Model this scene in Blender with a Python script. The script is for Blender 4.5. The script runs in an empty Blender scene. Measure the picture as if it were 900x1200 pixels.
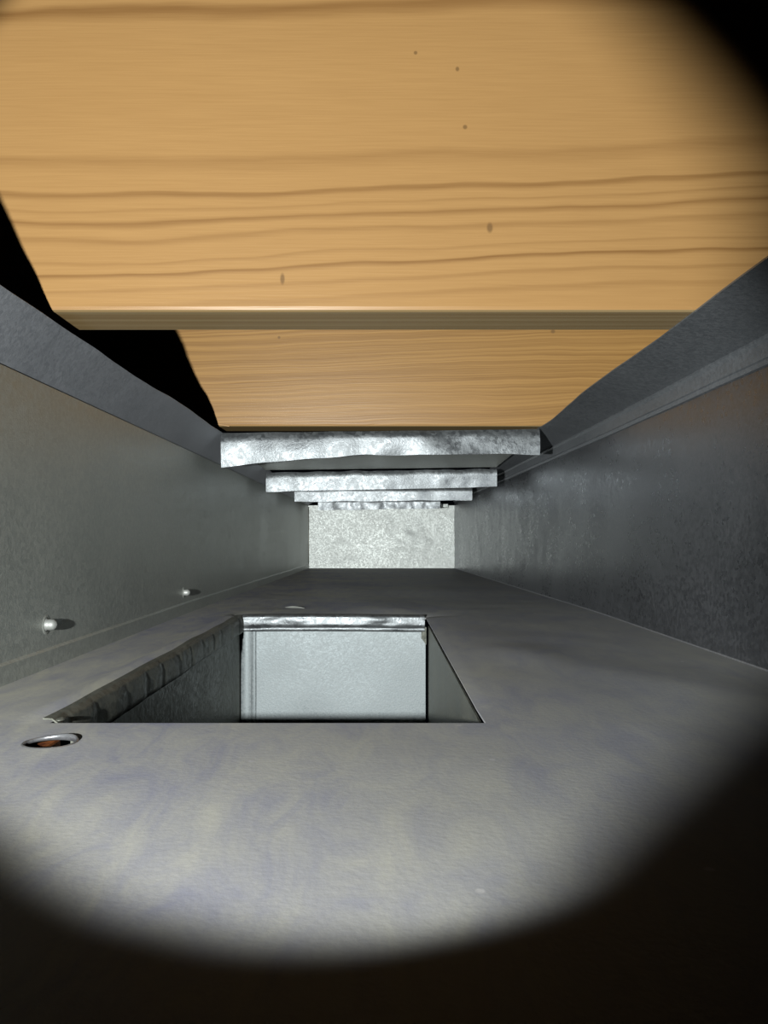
import bpy, bmesh, math, random
from mathutils import Vector, noise
random.seed(4)
S = bpy.context.scene
COL = S.collection
H0 = 0.071            # height of the lens above the duct floor (m); floor is z = 0

# ------------------------------------------------------------------ camera
cd = bpy.data.cameras.new('camera'); cam = bpy.data.objects.new('camera', cd); COL.objects.link(cam)
cd.sensor_fit = 'VERTICAL'; cd.sensor_height = 36; cd.sensor_width = 27; cd.lens = 27.0
cd.shift_y = 30 / 1200; cd.shift_x = 3 / 1200
cd.clip_start = 0.01; cd.clip_end = 50
cam.location = (0, 0, H0); cam.rotation_euler = (math.radians(90), 0, 0)
S.camera = cam

# ------------------------------------------------------------------ world, light, exposure
w = bpy.data.worlds.new('world'); S.world = w; w.use_nodes = True
w.node_tree.nodes['Background'].inputs[0].default_value = (0.5, 0.6, 1, 1)
w.node_tree.nodes['Background'].inputs[1].default_value = 0.0015
# hand torch held left of the lens; a made-up beam mask imitates a viewing hole's dark surround
ld = bpy.data.lights.new('torch', 'POINT'); torch = bpy.data.objects.new('torch', ld); COL.objects.link(torch)
torch.location = (-0.115, 0.0, H0 - 0.005)
ld.energy = 28.0; ld.color = (0.98, 1.0, 0.98); ld.shadow_soft_size = 0.003
ld.use_nodes = True
def beam(t):
    N = t.nodes; K = t.links
    def m(op, a, b=0.0, c=0.0, clamp=False):
        n = N.new('ShaderNodeMath'); n.operation = op; n.use_clamp = clamp
        for i, v in enumerate((a, b, c)):
            if isinstance(v, bpy.types.NodeSocket): K.new(v, n.inputs[i])
            else: n.inputs[i].default_value = v
        return n.outputs[0]
    def curve(x, pts):                       # piecewise smooth function of x
        n = N.new('ShaderNodeFloatCurve'); c = n.mapping.curves[0]
        x0, x1 = pts[0][0], pts[-1][0]; y0 = min(p[1] for p in pts); y1 = max(p[1] for p in pts)
        q = [((p[0] - x0) / (x1 - x0), (p[1] - y0) / (y1 - y0)) for p in pts]
        c.points[0].location = q[0]; c.points[1].location = q[-1]
        for p in q[1:-1]: c.points.new(*p)
        n.mapping.update(); K.new(m('DIVIDE', m('SUBTRACT', x, x0), x1 - x0, clamp=True), n.inputs['Value'])
        return m('ADD', m('MULTIPLY', n.outputs[0], y1 - y0), y0)
    def soft(d, w):                          # 0..1 as d goes 0..w
        n = N.new('ShaderNodeMapRange'); n.interpolation_type = 'SMOOTHSTEP'; K.new(d, n.inputs[0])
        n.inputs[1].default_value = -w * .6; n.inputs[2].default_value = w; return n.outputs[0]
    g = N.new('ShaderNodeNewGeometry'); sx = N.new('ShaderNodeSeparateXYZ'); K.new(g.outputs['Incoming'], sx.inputs[0])
    y = m('MULTIPLY', sx.outputs[1], SGN)
    yy = m('MAXIMUM', y, .001)
    u = m('DIVIDE', m('MULTIPLY', sx.outputs[0], SGN), yy); w_ = m('DIVIDE', m('MULTIPLY', sx.outputs[2], SGN), yy)
    umax = curve(w_, [(-.6, 1.05), (-.46, 1.0), (-.37, .95), (-.27, .89), (-.16, .84), (.0, .82), (.2, .82), (.47, .80), (.57, .74), (.71, .62), (.85, .45), (1.0, .2)])
    wmin = curve(u, [(-1.2, -.05), (-.6, -.16), (-.2, -.25), (0, -.322), (.15, -.365), (.33, -.42), (.54, -.465), (.79, -.49), (.92, -.48), (1.1, -.42)])
    mk = m('MULTIPLY', soft(m('SUBTRACT', umax, u), .14), soft(m('SUBTRACT', w_, wmin), .035))
    mk = m('MULTIPLY', mk, soft(m('SUBTRACT', m('ADD', .98, m('MULTIPLY', u, 1.3)), w_), .06))
    mk = m('MULTIPLY', mk, m('GREATER_THAN', y, .01))
    fo = N.new('ShaderNodeLightFalloff'); fo.inputs['Strength'].default_value = 1.0
    fall = m('ADD', m('MULTIPLY', fo.outputs['Linear'], .5), m('MULTIPLY', fo.outputs['Constant'], 1.2))
    K.new(m('MULTIPLY', mk, fall), N['Emission'].inputs['Strength'])
SGN = 1.0
beam(ld.node_tree)
vs = S.view_settings
vs.view_transform = 'Standard'; vs.look = 'None'; vs.gamma = 1.0; vs.use_curve_mapping = False
vs.exposure = 0.0
S.cycles.diffuse_bounces = 0; S.cycles.glossy_bounces = 3

# ------------------------------------------------------------------ materials
class NT:
    def __init__(s, name):
        s.m = bpy.data.materials.new(name); s.m.use_nodes = True; s.t = s.m.node_tree
        s.b = s.t.nodes['Principled BSDF']; s.tc = s.t.nodes.new('ShaderNodeTexCoord').outputs['Object']
    def n(s, typ, **kw):
        nd = s.t.nodes.new(typ)
        for k, v in kw.items():
            if k[0] == '_': setattr(nd, k[1:], v)
            else:
                key = k.replace('__', ' ')
                s.set(nd.inputs[int(key[1:])] if key[0] == 'i' and key[1:].isdigit() else nd.inputs[key], v)
        return nd
    def set(s, inp, v):
        if isinstance(v, bpy.types.NodeSocket): s.t.links.new(v, inp)
        else: inp.default_value = v
    def mapped(s, scale, rot=(0, 0, 0), loc=(0, 0, 0)):
        return s.n('ShaderNodeMapping', Vector=s.tc, Scale=scale, Rotation=rot, Location=loc).outputs[0]
    def noise(s, scale, detail=4, rough=.55, vec=None, dist=0.0):
        return s.n('ShaderNodeTexNoise', Vector=vec or s.tc, Scale=scale, Detail=detail, Roughness=rough, Distortion=dist).outputs['Fac']
    def ramp(s, fac, stops):
        nd = s.n('ShaderNodeValToRGB', Fac=fac); cr = nd.color_ramp
        while len(cr.elements) < len(stops): cr.elements.new(0.5)
        for e, (p, c) in zip(cr.elements, stops):
            e.position = p; e.color = (*c, 1) if isinstance(c, tuple) else (c, c, c, 1)
        return nd.outputs[0]
    def mix(s, f, a, b, mode='MIX'):
        nd = s.n('ShaderNodeMix', _data_type='RGBA', _blend_type=mode, i0=f)
        s.set(nd.inputs[6], a if isinstance(a, bpy.types.NodeSocket) else (*a, 1))
        s.set(nd.inputs[7], b if isinstance(b, bpy.types.NodeSocket) else (*b, 1))
        return nd.outputs[2]
    def math(s, op, a, b=0.0, c=0.0):
        return s.n('ShaderNodeMath', _operation=op, i0=a, i1=b, i2=c).outputs[0]
    def bump(s, h, strength, dist):
        s.set(s.b.inputs['Normal'], s.n('ShaderNodeBump', Height=h, Strength=strength, Distance=dist).outputs[0])
    def fin(s, col, rough, metal=0.0, spec=None):
        s.set(s.b.inputs['Base Color'], col if isinstance(col, bpy.types.NodeSocket) else (*col, 1))
        s.set(s.b.inputs['Roughness'], rough); s.set(s.b.inputs['Metallic'], metal)
        if spec is not None: s.b.inputs['Specular IOR Level'].default_value = spec
        return s.m

def galvanized(name, c0, c1, rough=0.42, metal=0.7, spangle=500, bump=0.25, blotch=9, fine=900, dent=0.0):
    k = NT(name)
    vo = k.n('ShaderNodeTexVoronoi', Vector=k.tc, Scale=spangle, Randomness=1.0)
    sp = k.n('ShaderNodeSeparateColor', Color=vo.outputs['Color']).outputs[0]
    big = k.noise(blotch, 5, .6)
    fn = k.noise(fine, 3, .6)
    f = k.math('ADD', k.math('MULTIPLY', sp, .25), k.math('ADD', k.math('MULTIPLY', big, .55), k.math('MULTIPLY', fn, .35)))
    col = k.ramp(f, [(.30, c0), (.80, c1)])
    ro = k.n('ShaderNodeMapRange', Value=k.math('ADD', k.math('MULTIPLY', sp, .5), k.math('MULTIPLY', big, .5)),
             i1=.2, i2=.8, i3=rough - .08, i4=rough + .12).outputs[0]
    h = k.math('ADD', k.math('MULTIPLY', fn, 1.0), k.math('MULTIPLY', k.noise(120, 3), dent))
    k.bump(h, bump, .0006)
    return k.fin(col, ro, metal)

M = {}
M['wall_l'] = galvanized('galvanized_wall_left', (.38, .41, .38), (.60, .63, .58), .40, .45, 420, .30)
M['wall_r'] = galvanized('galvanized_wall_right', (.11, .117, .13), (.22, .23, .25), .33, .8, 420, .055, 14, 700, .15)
M['end'] = galvanized('galvanized_end', (.11, .122, .118), (.235, .25, .242), .46, .55, 420, .25, 14, 600, .3)
M['bright'] = galvanized('galvanized_bright', (.075, .083, .09), (.22, .24, .25), .42, .7, 260, .35, 26, 420, .5)
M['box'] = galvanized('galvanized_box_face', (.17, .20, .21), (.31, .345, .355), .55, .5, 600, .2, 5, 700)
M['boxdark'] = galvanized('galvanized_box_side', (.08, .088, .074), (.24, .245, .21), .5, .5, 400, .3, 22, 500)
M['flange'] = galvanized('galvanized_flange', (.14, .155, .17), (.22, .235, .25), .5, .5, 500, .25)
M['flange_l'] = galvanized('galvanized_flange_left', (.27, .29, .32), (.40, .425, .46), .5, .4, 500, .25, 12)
M['edge'] = galvanized('galvanized_edge', (.32, .33, .36), (.45, .46, .48), .35, .7, 500, .1)

def floor_mat():
    k = NT('dusty_galvanized_floor')
    a = k.noise(7, 5, .6)
    st = k.noise(1, 6, .65, k.mapped((60, 22, 1), (0, 0, .5)), .8)
    sc = k.noise(1, 3, .5, k.mapped((30, 30, 1), (0, 0, 1.1)), 3.0)
    thin = k.ramp(k.math('ABSOLUTE', k.math('SUBTRACT', sc, .5)), [(0, .0), (.02, 1.0)])
    col = k.ramp(k.math('ADD', k.math('MULTIPLY', a, .55), k.math('MULTIPLY', st, .45)),
                 [(.38, (.39, .40, .50)), (.50, (.55, .55, .54)), (.62, (.70, .69, .59))])
    col = k.mix(k.math('MULTIPLY', k.math('SUBTRACT', 1.0, thin), .16), col, (.34, .34, .42))
    # weaker light towards the right, put into the sheet's colour
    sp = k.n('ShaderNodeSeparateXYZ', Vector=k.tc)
    right_shade = k.n('ShaderNodeMapRange', Value=k.math('ADD', sp.outputs[0], k.math('MULTIPLY', a, .12)), i1=-.06, i2=.16, i3=0.0, i4=1.0).outputs[0]
    col = k.mix(k.math('MULTIPLY', right_shade, .65), col, (.31, .325, .335))
    speck = k.n('ShaderNodeTexVoronoi', Vector=k.tc, Scale=38).outputs['Distance']
    col = k.mix(k.ramp(speck, [(.035, 1.0), (.05, 0.0)]), col, (.55, .55, .55))
    k.bump(k.math('ADD', k.noise(500, 3), k.math('MULTIPLY', st, .25)), .14, .0006)
    return k.fin(col, .58, .0, .3)
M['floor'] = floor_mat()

def wood_mat(name, bands, fine, base, dark, knots, seed, green=.5):
    k = NT(name); LOW = .70 if fine < 200 else .25
    sp = k.n('ShaderNodeSeparateXYZ', Vector=k.tc)
    warp = k.noise(1, 3, .5, k.mapped((3.2, 1, 9), loc=(seed, 0, 0)))
    warp2 = k.noise(1, 2, .5, k.mapped((14, 1, 30), loc=(seed, 3, 0)))
    z = k.math('ADD', sp.outputs[2], k.math('ADD', k.math('MULTIPLY', k.math('SUBTRACT', warp, .5), .022),
               k.math('MULTIPLY', k.math('SUBTRACT', warp2, .5), .004)))
    z = k.math('ADD', z, k.math('MULTIPLY', sp.outputs[0], -.028))
    zn = k.math('DIVIDE', z, .24)
    br = k.ramp(zn, bands)
    vec = k.n('ShaderNodeCombineXYZ', X=k.math('MULTIPLY', sp.outputs[0], 2.0), Y=k.math('MULTIPLY', sp.outputs[1], fine * 1.2), Z=k.math('MULTIPLY', z, fine)).outputs[0]
    g = k.noise(1, 3, .6, vec)
    fib = k.noise(1, 3, .6, k.mapped((25, 900, 900)))
    f = k.math('MULTIPLY', br, k.n('ShaderNodeMapRange', Value=g, i1=.40, i2=.62, i3=.0, i4=1.0).outputs[0])
    f = k.math('ADD', k.math('MULTIPLY', br, LOW), k.math('MULTIPLY', f, 1 - LOW))
    f = k.math('ADD', f, k.math('MULTIPLY', k.math('SUBTRACT', fib, .5), .35))
    col = k.ramp(f, [(0.0, base), (1.0, dark)])
    blot = k.noise(1, 3, .5, k.mapped((8, 8, 18), loc=(seed, 1, 1)))
    col = k.mix(k.math('MULTIPLY', blot, .45), col, (.38, .21, .072))
    # weathered greenish grey lower edge
    geo = k.n('ShaderNodeNewGeometry')
    nz = k.n('ShaderNodeSeparateXYZ', Vector=geo.outputs['Normal']).outputs[2]
    und = k.ramp(k.math('MULTIPLY', nz, -1.0), [(.5, 0.0), (.9, 1.0)])
    stripe = k.noise(1, 2, .5, k.n('ShaderNodeCombineXYZ', X=k.math('MULTIPLY', sp.outputs[0], 1.5), Y=k.math('MULTIPLY', sp.outputs[1], 220.0)).outputs[0])
    ucol = k.ramp(stripe, [(.38, (.20, .165, .085)), (.62, (.40, .36, .21))])
    col = k.mix(k.math('MULTIPLY', und, green), col, ucol)
    for (kx, kz, r, sc) in knots:
        v = k.n('ShaderNodeCombineXYZ', X=k.math('SUBTRACT', sp.outputs[0], kx), Y=0.0, Z=k.math('MULTIPLY', k.math('SUBTRACT', sp.outputs[2], kz), sc)).outputs[0]
        v = k.n('ShaderNodeVectorMath', _operation='LENGTH', i0=v).outputs['Value']
        col = k.mix(k.ramp(k.math('DIVIDE', v, r * 4), [(.15, .75), (.30, 0.0)]), col, (.16, .09, .035))
    k.bump(k.math('ADD', fib, f), .12, .0005)
    return k.fin(col, .40, 0, .5)

def W1(px, py): return ((px - 447) / 900 * .391, (630 - py) / 900 * .391 - .115)   # on the near joist, local z from its bottom
def W2(px, py): return ((px - 447) / 900 * .797, (630 - py) / 900 * .797 - .115)
b1 = [(0, .15)]
for c, w_, st in [(.037, .014, .40), (.073, .008, .55), (.109, .010, .85), (.137, .008, .40), (.187, .014, .60), (.219, .012, .80), (.243, .007, .50),
                  (.272, .012, .95), (.338, .030, .45), (.643, .030, .95)]:
    b1 += [(c - w_, .12), (c, st), (c + w_ * .45, .12)]
b1.append((1, .3))
kn1 = [(*W1(545, 150), .0012, 1), (*W1(574, 268), .0016, .6), (*W1(331, 328), .0012, .4), (*W1(487, 63), .001, 1), (*W1(536, 82), .0010, .8)]
kn2 = [(*W2(648, 389), .0025, 1.2), (*W2(327, 396), .0016, 1)]
M['wood1'] = wood_mat('pine_near', b1, 110, (.45, .262, .100), (.14, .056, .013), kn1, 2.0)
M['wood2'] = wood_mat('pine_far', [(0, .55), (.5, .60), (.8, .65)], 430, (.40, .228, .072), (.12, .05, .010), kn2, 7.0)
k = NT('subfloor_board'); M['sub'] = k.fin(k.ramp(k.noise(30, 6, .7, k.mapped((1, 1, 1))), [(.35, (.20, .13, .07)), (.7, (.42, .30, .17))]), .8)
k = NT('rust_wood'); M['rust'] = k.fin(k.ramp(k.noise(200, 4), [(.35, (.12, .03, .01)), (.7, (.50, .17, .05))]), .6)
k = NT('zinc_screw'); M['screw'] = k.fin((.42, .44, .42), .5, .4)

# ------------------------------------------------------------------ helpers
def link(name, me, mat, parent=None, loc=(0, 0, 0), smooth=True):
    o = bpy.data.objects.new(name, me); COL.objects.link(o); o.location = loc
    if mat: me.materials.append(mat)
    if smooth:
        for p in me.polygons: p.use_smooth = True
    if parent: o.parent = parent
    return o
def struct(o): o['kind'] = 'structure'; return o
def tag(o, label, cat, group=None):
    o['label'] = label; o['category'] = cat
    if group: o['group'] = group
    return o
def empty(name, loc, label, cat, group=None):
    o = bpy.data.objects.new(name, None); COL.objects.link(o); o.location = loc; o.empty_display_size = .02
    return tag(o, label, cat, group)
def sheet(name, fn, nu, nv, th, mat, parent=None, skip=None):
    """solid sheet: fn(u,v) -> point; thickened by th against its normal (rim closed, crisp)"""
    P = [[Vector(fn(i / nu, j / nv)) for j in range(nv + 1)] for i in range(nu + 1)]
    vs, fs = [], []
    for layer in (0, 1):
        for i in range(nu + 1):
            for j in range(nv + 1):
                p = P[i][j]
                if layer:
                    a = P[min(i + 1, nu)][j] - P[max(i - 1, 0)][j]; b = P[i][min(j + 1, nv)] - P[i][max(j - 1, 0)]
                    p = p - a.cross(b).normalized() * th
                vs.append(p)
    N = (nu + 1) * (nv + 1); I = lambda i, j, l=0: l * N + i * (nv + 1) + j
    for i in range(nu):
        for j in range(nv):
            fs.append((I(i, j), I(i + 1, j), I(i + 1, j + 1), I(i, j + 1)))
            fs.append((I(i, j, 1), I(i, j + 1, 1), I(i + 1, j + 1, 1), I(i + 1, j, 1)))
    rim0 = len(fs)
    for i in range(nu):
        fs.append((I(i, 0), I(i, 0, 1), I(i + 1, 0, 1), I(i + 1, 0)))
        fs.append((I(i, nv), I(i + 1, nv), I(i + 1, nv, 1), I(i, nv, 1)))
    for j in range(nv):
        fs.append((I(0, j), I(0, j + 1), I(0, j + 1, 1), I(0, j, 1)))
        fs.append((I(nu, j), I(nu, j, 1), I(nu, j + 1, 1), I(nu, j + 1)))
    me = bpy.data.meshes.new(name); me.from_pydata(vs, [], fs); me.update()
    o = link(name, me, mat, parent)
    ek = set()
    for f in fs[rim0:]:
        for q in range(4): ek.add(tuple(sorted((f[q], f[(q + 1) % 4]))))
    for e in me.edges:
        if tuple(sorted(e.vertices)) in ek: e.use_edge_sharp = True
    return o
def profile(name, pts, ys, mat, parent=None, wob=None):
    """closed cross-section pts (x,z) swept along y; wob(x,z,y)->(dx,dz)"""
    vs, fs = [], []; n = len(pts)
    for y in ys:
        for (x, z) in pts:
            dx, dz = wob(x, z, y) if wob else (0, 0)
            vs.append((x + dx, y, z + dz))
    for a in range(len(ys) - 1):
        for q in range(n):
            fs.append((a * n + q, a * n + (q + 1) % n, (a + 1) * n + (q + 1) % n, (a + 1) * n + q))
    fs.append(tuple(range(n))); fs.append(tuple(range((len(ys) - 1) * n, len(ys) * n))[::-1])
    me = bpy.data.meshes.new(name); me.from_pydata(vs, [], fs); me.update()
    bm = bmesh.new(); bm.from_mesh(me); bmesh.ops.recalc_face_normals(bm, faces=bm.faces)
    for e in bm.edges:
        if len(e.link_faces) == 2 and e.calc_face_angle(0) > .5: e.smooth = False
    bm.to_mesh(me); bm.free()
    return link(name, me, mat, parent)
def box(name, lo, hi, mat, parent=None, bev=0.0, loc=(0, 0, 0)):
    bm = bmesh.new(); bmesh.ops.create_cube(bm, size=1)
    for v in bm.verts: v.co = Vector([lo[i] + (v.co[i] + .5) * (hi[i] - lo[i]) for i in range(3)])
    if bev: bmesh.ops.bevel(bm, geom=list(bm.edges), offset=bev, segments=2, profile=.5, affect='EDGES')
    me = bpy.data.meshes.new(name); bm.to_mesh(me); bm.free()
    return link(name, me, mat, parent, loc, smooth=False)
def lin(y, a, b, ya, yb):
    t = max(0, min(1, (y - ya) / (yb - ya))); return a + (b - a) * t
nz = lambda x, y, z=0.0: noise.noise(Vector((x, y, z)))

Y0, YE = -0.25, 1.98
XL = lambda y: lin(y, -.183, -.189, .3, YE)
XR = lambda y: lin(y, .206, .189, .7, YE)
FZ = lambda y: lin(y, 0.0, -.008, .75, YE)
OX0, OX1, OY0, OY1 = -.127, .040, .294, .695          # floor opening
HX, HY, HR = -.115, .2665, .0088                       # small round hole

# ------------------------------------------------------------------ floor with opening and hole
def creases():
    return [((-.138, 1.60), (.003, .726)), ((.075, .473), (.30, .15)), ((.075, .473), (.045, .60)), ((.14, 1.75), (.003, .726))]
def seg_d(x, y, a, b):
    ax, ay = a; bx, by = b; t = max(0, min(1, ((x - ax) * (bx - ax) + (y - ay) * (by - ay)) / ((bx - ax) ** 2 + (by - ay) ** 2)))
    return math.hypot(x - ax - t * (bx - ax), y - ay - t * (by - ay))
def floor_z(x, y):
    z = FZ(y)
    e = min(1, min(x - XL(y), XR(y) - x) / .03, (YE - y) / .05); e = max(e, 0)
    ed = max(OX0 - x, x - OX1, OY0 - y, y - OY1); e *= max(0, min(1, ed / .05)) if ed > 0 else 0
    for a, b in creases():
        d = seg_d(x, y, a, b); z += e * .0011 * max(0, 1 - d / .045)
    z += e * .0008 * nz(x * 9, y * 7) * (1 if x < .1 else .4) + e * .0003 * nz(x * 40, y * 30)
    # rolled edges: floor dips slightly as it turns into the opening
    if OY0 < y < OY1 + .02:
        q = min(1, (y - OY0) / .03, (OY1 + .02 - y) / .02); z0 = z
        if OX1 <= x < OX1 + .012: z -= .0010 * (1 - (x - OX1) / .012) ** 2
        if OX0 - .016 < x <= OX0: z += .0022 * math.sin(math.pi * (x - OX0 + .016) / .016) - .0015 * (1 + (x - OX0) / .016) ** 2
        z = z0 + (z - z0) * q
    if OX0 - .01 < x < OX1 + .01 and OY1 <= y < OY1 + .01: z -= .001 * (1 - (y - OY1) / .01)
    return z
def ax_lines(a, b, step, extra):
    n = round((b - a) / step); L = [a + (b - a) * i / n for i in range(n + 1)]
    L = [v for v in L if all(abs(v - e) > step * .35 for e in extra)] + list(extra)
    return sorted(L)
us = ax_lines(0, 1, .028, [])
ys = ax_lines(Y0, YE, .014, [OY0, OY0 - .004, OY1, OY1 + .004, HY - .013, HY + .013])
# the x grid is uniform in metres over the opening, squeezed to the walls at the sides
xm = ax_lines(-.176, .182, .011, [OX0, OX0 - .004, OX0 - .008, OX0 - .012, OX1, OX1 + .004, OX1 + .008, HX - .013, HX + .013])
bm = bmesh.new(); grid = {}
def gx(i, y):
    if i == -1: return XL(y)
    if i == len(xm): return XR(y)
    return xm[i]
for j, y in enumerate(ys):
    for i in range(-1, len(xm) + 1):
        x = gx(i, y); grid[i, j] = bm.verts.new((x, y, floor_z(x, y)))
for j in range(len(ys) - 1):
    for i in range(-1, len(xm)):
        xa, xb = (xm[i] if i >= 0 else -.19), (xm[i + 1] if i + 1 < len(xm) else .2); ya, yb = ys[j], ys[j + 1]
        cx, cy = (xa + xb) / 2, (ya + yb) / 2
        if OX0 < cx < OX1 and OY0 < cy < OY1: continue
        if abs(cx - HX) < .013 and abs(cy - HY) < .013: continue
        bm.faces.new((grid[i, j], grid[i + 1, j], grid[i + 1, j + 1], grid[i, j + 1]))
bd = [e for e in bm.edges if e.is_boundary and all(abs(v.co.x - HX) < .0135 and abs(v.co.y - HY) < .0135 for v in e.verts)]
loop = sorted({v for e in bd for v in e.verts}, key=lambda v: math.atan2(v.co.y - HY, v.co.x - HX))
nseg = 36
ring = [bm.verts.new((HX + HR * math.cos(2 * math.pi * q / nseg - math.pi), HY + HR * .85 * math.sin(2 * math.pi * q / nseg - math.pi), floor_z(HX, HY) + .0004)) for q in range(nseg)]
ringe = [bm.edges.new((ring[q], ring[(q + 1) % nseg])) for q in range(nseg)]
for v in ring: v.co.z = floor_z(v.co.x, v.co.y)
ang = lambda v: math.atan2(v.co.y - HY, v.co.x - HX)
A = sorted(loop, key=ang); B = sorted(ring, key=ang); i = j = 0
while i < len(A) or j < len(B):              # stitch the square patch to the round hole
    a, b = A[i % len(A)], B[j % len(B)]
    na = ang(A[i + 1]) if i + 1 < len(A) else ang(A[0]) + 2 * math.pi if i < len(A) else 99
    nb = ang(B[j + 1]) if j + 1 < len(B) else ang(B[0]) + 2 * math.pi if j < len(B) else 99
    if na <= nb: bm.faces.new((a, A[(i + 1) % len(A)], b)); i += 1
    else: bm.faces.new((a, B[(j + 1) % len(B)], b)); j += 1

for v in bm.verts: pass
bmesh.ops.recalc_face_normals(bm, faces=bm.faces)
if sum(f.normal.z for f in bm.faces) < 0: bmesh.ops.reverse_faces(bm, faces=bm.faces)
me = bpy.data.meshes.new('floor'); bm.to_mesh(me); bm.free()
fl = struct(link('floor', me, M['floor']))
md = fl.modifiers.new('thickness', 'SOLIDIFY'); md.thickness = .0009; md.offset = -1
es = fl.modifiers.new('crisp_edges', 'EDGE_SPLIT'); es.split_angle = math.radians(35); es.use_edge_sharp = False

# bright cut rim of the small hole, and what shows under it
bm = bmesh.new(); R = []
for (r, z) in ((HR + .0010, -.0003), (HR + .0004, .0002), (HR - .0002, .0001), (HR - .0003, -.0011), (HR + .0002, -.0011)):
    R.append([bm.verts.new((r * math.cos(a), r * .85 * math.sin(a), z + .0011 * max(0, math.cos(a - 1.0)) ** 2 * (z > -.0002))) for a in [2 * math.pi * q / 32 for q in range(32)]])
for a in range(4):
    for q in range(32): bm.faces.new((R[a][q], R[a][(q + 1) % 32], R[a + 1][(q + 1) % 32], R[a + 1][q]))
bmesh.ops.recalc_face_normals(bm, faces=bm.faces)
me = bpy.data.meshes.new('hole_rim'); bm.to_mesh(me); bm.free()
rim = link('hole_rim', me, M['edge'], fl, (HX, HY, floor_z(HX, HY)))
rim['label'] = 'bright drilled metal rim of the small round hole'
pb = box('wood_block', (-.02, -.02, -.02), (.0085, .018, 0), M['rust'], None, .001, (HX - .012, HY, -.0028))
tag(pb, 'reddish brown wood seen through the small round hole in the duct floor', 'wood')

# torn burr on the floor behind the opening
def slit(u, v): return (-.098 + .022 * u + .0 * v, .776 + .002 * v * math.sin(math.pi * u) - .010 * u, .0006 + .0014 * v * math.sin(math.pi * u))
o = sheet('burr', slit, 10, 2, .0004, M['wall_l'], fl); o['label'] = 'small torn burr in the metal behind the opening'

# ------------------------------------------------------------------ walls
def wallL(u, v):
    y = Y0 + (YE - Y0) * u; zb = FZ(y) - .002; z = zb + (.154 - zb) * v
    e = math.sin(math.pi * v)
    return (XL(y) + e * (.0016 * nz(y * 4, z * 8, 3) + .0004 * nz(y * 16, z * 20, 5)), y, z)
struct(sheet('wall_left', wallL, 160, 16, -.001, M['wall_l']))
def wallR(u, v):
    y = Y0 + (YE - Y0) * u; zb = FZ(y) - .002; z = zb + (.177 - zb) * v
    e = math.sin(math.pi * v); bk = max(0, min(1, (y - .8) / .3))
    return (XR(y) + e * (.0022 * nz(y * 4, z * 8, 9) + .0006 * nz(y * 14, z * 20, 2) + bk * .0011 * nz(y * 40, z * 60, 2)), y, z)
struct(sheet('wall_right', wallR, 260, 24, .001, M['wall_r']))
def wallE(u, v):
    x = -.1895 + .379 * u; z = -.010 + .164 * v; e = math.sin(math.pi * u) * math.sin(math.pi * v)
    return (x, YE + e * .004 * nz(x * 9, z * 14, 1) + e * .0012 * nz(x * 40, z * 50, 1), z)
struct(sheet('wall_back', wallE, 60, 30, .001, M['end']))

YS = [Y0 + (YE - Y0) * i / 120 for i in range(121)]
# folded strip along the foot of the left wall
struct(profile('trim_1', [(0, -.0015), (.0022, -.001), (.0024, .0095), (.0012, .0108), (0, .0112)], YS, M['wall_l'], wob=lambda x, z, y: (XL(y), FZ(y))))
struct(profile('trim_2', [(0, -.001), (-.0012, .0), (-.0012, .0008), (0, .0012)], YS, M['edge'], wob=lambda x, z, y: (XR(y), FZ(y))))
# double fold high on the right wall
struct(profile('trim_3', [(0, .162), (-.0028, .1625), (-.0034, .165), (-.0026, .1665), (-.0028, .1745), (-.0040, .1765), (-.0036, .1790), (0, .180)], YS,
               M['flange'], wob=lambda x, z, y: (XR(y), .0006 * nz(y * 8, 1))))
# corner folds of the end wall
struct(profile('trim_4', [(-.1885, YE - .002), (-.1865, YE - .002), (-.1865, YE), (-.1885, YE)], [-.008, .15], M['boxdark']))
t4 = bpy.data.objects['trim_4']
for v in t4.data.vertices: v.co = (v.co.x, v.co.z, v.co.y)
# turned-in flanges that carry the joists
FT = lambda y: lin(y, 0, -.014, .85, 1.25)
def fl_L(u, v):
    y = Y0 + (YE - Y0) * u; xa, za = XL(y) - .0005, .1535; xb, zb = -.165, .180 + FT(y)
    wv = v * (.0022 * nz(y * 7, 1, 4) + .0006 * nz(y * 26, 2, 4))
    return (xa + (xb - xa) * v + wv, y, za + (zb - za) * v + wv * .5 + .001 * math.sin(math.pi * v))
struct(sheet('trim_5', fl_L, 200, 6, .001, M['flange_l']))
def fl_R(u, v):
    y = Y0 + (YE - Y0) * u; xa, za = XR(y) + .0005, .1772; xb, zb = lin(y, .158, .164, .39, .8), .1855 + FT(y)
    wv = v * (.0030 * nz(y * 6, 7, 4) + .0006 * nz(y * 22, 2, 8))
    return (xa + (xb - xa) * v + wv, y, za + (zb - za) * v - .1 * abs(wv))
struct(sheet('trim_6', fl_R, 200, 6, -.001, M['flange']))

# ------------------------------------------------------------------ joists and subfloor
def joist(y, mat, label, gseed):
    root = tag(box('floor_joist', (-.60, -.019, 0), (.60, .019, .24), mat, None, .0022, (0, y + .019, .1865)), label, 'joist', 'pine joists over the duct')
    return root
joist(.391, M['wood1'], 'nearest pine floor joist across the top of the view, broad wavy dark grain', 1)
joist(.797, M['wood2'], 'farther pine floor joist with fine straight grain, just above the first metal lip', 2)
far = [o for o in COL.objects if o.name.startswith('floor_joist')][-1]
sp_ = box('splinter', (-.0085, -.0006, -.0004), (.0085, .0006, .0006), M['wood1'], far, 0, (-.166, -.0200, .0012)); sp_.rotation_euler = (0, .16, 0)
sp_['label'] = 'small pale splinter at the lower edge'
struct(box('ceiling', (-.60, Y0, .4275), (.60, YE + .1, .4455), M['sub']))

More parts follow.
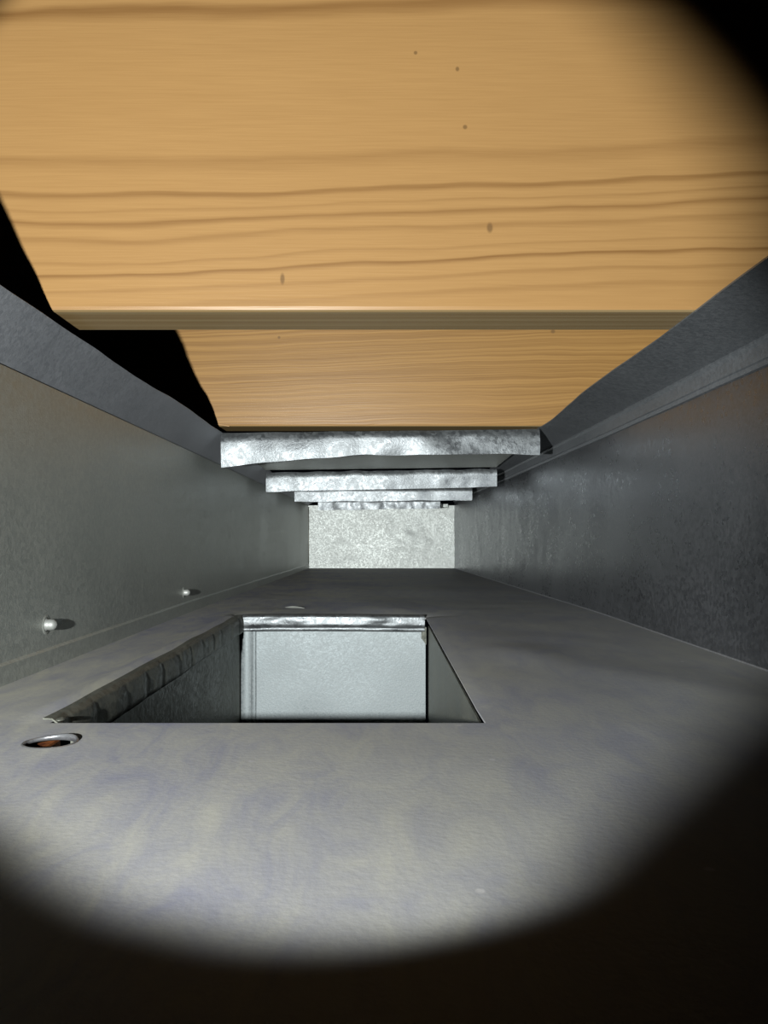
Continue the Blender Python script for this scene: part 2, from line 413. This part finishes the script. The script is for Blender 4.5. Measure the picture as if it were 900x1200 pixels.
# ------------------------------------------------------------------ lapped cover sheets with turned-down front lips
# y, x0, x1, top z left/right, bottom z left/right (heights above lens)
PAN = [(.797, -.1665, .1645, .1085, .1125, .0735, .0870, 'widest and nearest bright dented lip right below the far joist'),
       (1.102, -.1655, .1660, .0930, .0985, .0660, .0730, 'second bright lip from the front, with a wavy upper edge'),
       (1.430, -.1620, .1690, .0915, .0925, .0668, .0700, 'third lip from the front, narrow and plain'),
       (1.830, -.1510, .1400, .0895, .0905, .0650, .0700, 'last crumpled narrow lip against the end wall')]
for q, (y, x0, x1, tl, tr, bl, br_, what) in enumerate(PAN):
    yn = PAN[q + 1][0] if q < 3 else YE
    root = empty('cover_sheet', (0, y, H0 + (tl + tr) / 2), 'galvanized duct cover sheet, ' + what, 'metal sheet', 'lapped duct cover sheets under the joists')
    oz = -(H0 + (tl + tr) / 2); amp = (.0030, .0026, .0016, .0036)[q]; fr = (14, 18, 16, 30)[q]
    def lip(u, v, s=q):
        x = x0 + (x1 - x0) * u; zt = tl + (tr - tl) * u; zb = bl + (br_ - bl) * (u if s else min(1, u * 2.2) ** .8 * .85 + .15 * u)
        z = zt + (zb - zt) * v
        if s == 1: zt_w = .0018 * nz(x * 40, 3, s)
        else: zt_w = .0005 * nz(x * 30, 3, s)
        z += zt_w * (1 - v) + v * .0016 * nz(x * 22, 8, s)
        d = amp * (nz(x * fr, z * 20, s) + .5 * nz(x * fr * 2.3, z * 50, s + 5)) * min(1, 4 * v + .15)
        d -= .0035 * math.exp(-((v) / .12) ** 2) * -1
        return (x, d + .002 * v, z + H0 + oz)
    o = sheet('front_lip', lip, 90, 10, .001, M['bright'], root)
    drop = (.010, .004, .002, .002)[q]
    L = yn - y - .004
    def top(u, v, s=q):
        x = x0 + (x1 - x0) * u; yy = L * v
        zt = tl + (tr - tl) * u - drop * v - .0008
        return (x, yy + .003, zt + H0 + oz + .0008 * nz(x * 8, yy * 8, s))
    sheet('top_sheet', top, 30, 16, .001, M['wall_l'], root)
# small folded tab at the top corner of the end wall
o = box('corner_tab', (.150, 1.955, .148), (.170, 1.972, .157), M['end'], bpy.data.objects['wall_back'], .0008); o['label'] = 'small folded tab at the top right corner'

# ------------------------------------------------------------------ branch opening: a box dropping from the floor
root = empty('branch_duct', ((OX0 + OX1) / 2, (OY0 + OY1) / 2, -.20), 'square galvanized branch duct dropping from the opening in the duct floor', 'duct')
ox, oy, oz = -(OX0 + OX1) / 2, -(OY0 + OY1) / 2, .20
DB = -.20
def off(p): return (p[0] + ox, p[1] + oy, p[2] + oz)
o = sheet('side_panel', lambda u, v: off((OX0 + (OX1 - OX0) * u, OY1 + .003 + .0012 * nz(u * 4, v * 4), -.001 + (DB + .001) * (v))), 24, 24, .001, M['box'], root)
o['label'] = 'bright clean back panel facing the camera'
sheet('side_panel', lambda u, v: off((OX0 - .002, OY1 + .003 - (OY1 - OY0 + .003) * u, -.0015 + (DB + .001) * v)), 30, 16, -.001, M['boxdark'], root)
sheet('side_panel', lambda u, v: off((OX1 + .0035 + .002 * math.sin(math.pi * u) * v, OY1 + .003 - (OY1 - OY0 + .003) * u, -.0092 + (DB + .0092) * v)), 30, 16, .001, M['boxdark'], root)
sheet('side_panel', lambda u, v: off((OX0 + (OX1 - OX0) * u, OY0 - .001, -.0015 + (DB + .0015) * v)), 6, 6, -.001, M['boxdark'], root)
# shiny rolled hem at the back of the opening
def hemB(u, v):
    x = OX0 + .001 + (OX1 - OX0 - .002) * u
    prof = [(.0045, .0012), (.001, .0012), (-.0015, .0), (-.0022, -.003), (-.0018, -.0085), (-.0006, -.0095), (-.0016, -.0105), (-.0016, -.0125), (.0024, -.0135)]
    t = v * (len(prof) - 1); i = min(int(t), len(prof) - 2); f = t - i
    a, b = prof[i], prof[i + 1]; yy = a[0] + (b[0] - a[0]) * f; zz = a[1] + (b[1] - a[1]) * f
    d = .0011 * nz(x * 55, zz * 200, 2) * math.sin(math.pi * v)
    return off((x, OY1 + yy - d, zz + .0006 * nz(x * 25, 1, 1) - .0012 * abs(u - .4)))
o = sheet('rolled_hem', hemB, 90, 24, .0006, M['bright'], root); o['label'] = 'shiny dented rolled hem at the back edge'
# dented folded hem along the left side of the opening
def hemL(u, v):
    y = OY0 + .002 + (OY1 - OY0 - .004) * u
    prof = [(-.0035, .0014), (.0, .0012), (.0022, -.0005), (.0030, -.004), (.0028, -.0135), (.0016, -.0150), (-.0010, -.0154)]
    t = v * (len(prof) - 1); i = min(int(t), len(prof) - 2); f = t - i
    a, b = prof[i], prof[i + 1]; xx = a[0] + (b[0] - a[0]) * f; zz = a[1] + (b[1] - a[1]) * f
    e = math.sin(math.pi * min(1, max(0, v)))
    d = e * (.0012 * max(0, nz(y * 30, 1)) + .0007 * max(0, math.sin(y * 190 + 5 * nz(y * 11, 1))) ** 4 + .0008 * nz(y * 60, zz * 60, 3))
    return off((OX0 + xx - d, y, zz + .0010 * nz(y * 20, 3, 1)))
o = sheet('folded_hem', hemL, 200, 24, -.0006, M['boxdark'], root); o['label'] = 'dirty dented folded hem along the left side'
# vertical standing seam at the left of the back panel
sheet('corner_flange', lambda u, v: off((OX0 + .0002 + .0085 * u, OY1 + .0012 - .0010 * math.sin(math.pi * u), -.0135 + (DB + .0135) * v)), 8, 10, .0008, M['box'], root)
sheet('corner_flange', lambda u, v: off((OX0 + .0100 + .0030 * u, OY1 + .0020 - .0006 * math.sin(math.pi * u), -.0135 + (DB + .0135) * v)), 6, 10, .0008, M['box'], root)
# notch plate at the top right corner
sheet('corner_flange', lambda u, v: off((OX1 - .0040 + .0045 * u, OY1 - .0005 + .0005 * u, -.010 - (.010 + .006 * u) * v)), 4, 6, .0008, M['boxdark'], root)
# curled end of the left hem
bm = bmesh.new(); bmesh.ops.create_uvsphere(bm, u_segments=14, v_segments=8, radius=1)
for v in bm.verts:
    v.co = Vector((v.co.x * .0018, v.co.y * .0025, v.co.z * .0007)); v.co += Vector((0, 0, .0006 * nz(v.co.x * 500, v.co.y * 500)))
me = bpy.data.meshes.new('hem_curl'); bm.to_mesh(me); bm.free()
link('hem_curl', me, M['boxdark'], root, off((OX0 + .0025, OY0 + .004, .0005)))

# ------------------------------------------------------------------ screws poking through the left wall
def screw(y, z, r, label):
    root = empty('screw', (XL(y) + .0005, y, z), label, 'screw', 'screw ends in the left duct wall')
    bm = bmesh.new(); prof = [(r * 1.25, 0), (r * 1.25, .0006), (r * .95, .0012), (r, .003), (r * .9, .0048), (r * .5, .006), (0.0001, .0064)]
    rr = []
    for (q, h) in prof: rr.append([bm.verts.new((h, q * math.cos(a), q * math.sin(a))) for a in [2 * math.pi * i / 18 for i in range(18)]])
    for a in range(len(rr) - 1):
        for i in range(18): bm.faces.new((rr[a][i], rr[a][(i + 1) % 18], rr[a + 1][(i + 1) % 18], rr[a + 1][i]))
    bmesh.ops.recalc_face_normals(bm, faces=bm.faces)
    me = bpy.data.meshes.new('screw_tip'); bm.to_mesh(me); bm.free()
    link('screw_tip', me, M['screw'], root)
    bm = bmesh.new(); rr = []
    for (q, h) in ((r * 1.3, 0), (r * 2.0, .0), (r * 1.7, .0007), (r * 1.3, .0009)):
        rr.append([bm.verts.new((h, q * math.cos(a), q * math.sin(a))) for a in [2 * math.pi * i / 18 for i in range(18)]])
    for a in range(3):
        for i in range(18): bm.faces.new((rr[a][i], rr[a][(i + 1) % 18], rr[a + 1][(i + 1) % 18], rr[a + 1][i]))
    me = bpy.data.meshes.new('pierced_collar'); bm.to_mesh(me); bm.free()
    link('pierced_collar', me, M['wall_l'], root)
screw(.418, .0236, .0031, 'nearer and larger blunt screw end poking through the left duct wall')
screw(.713, .0200, .0030, 'farther screw end on the left duct wall, level with the back of the floor opening')
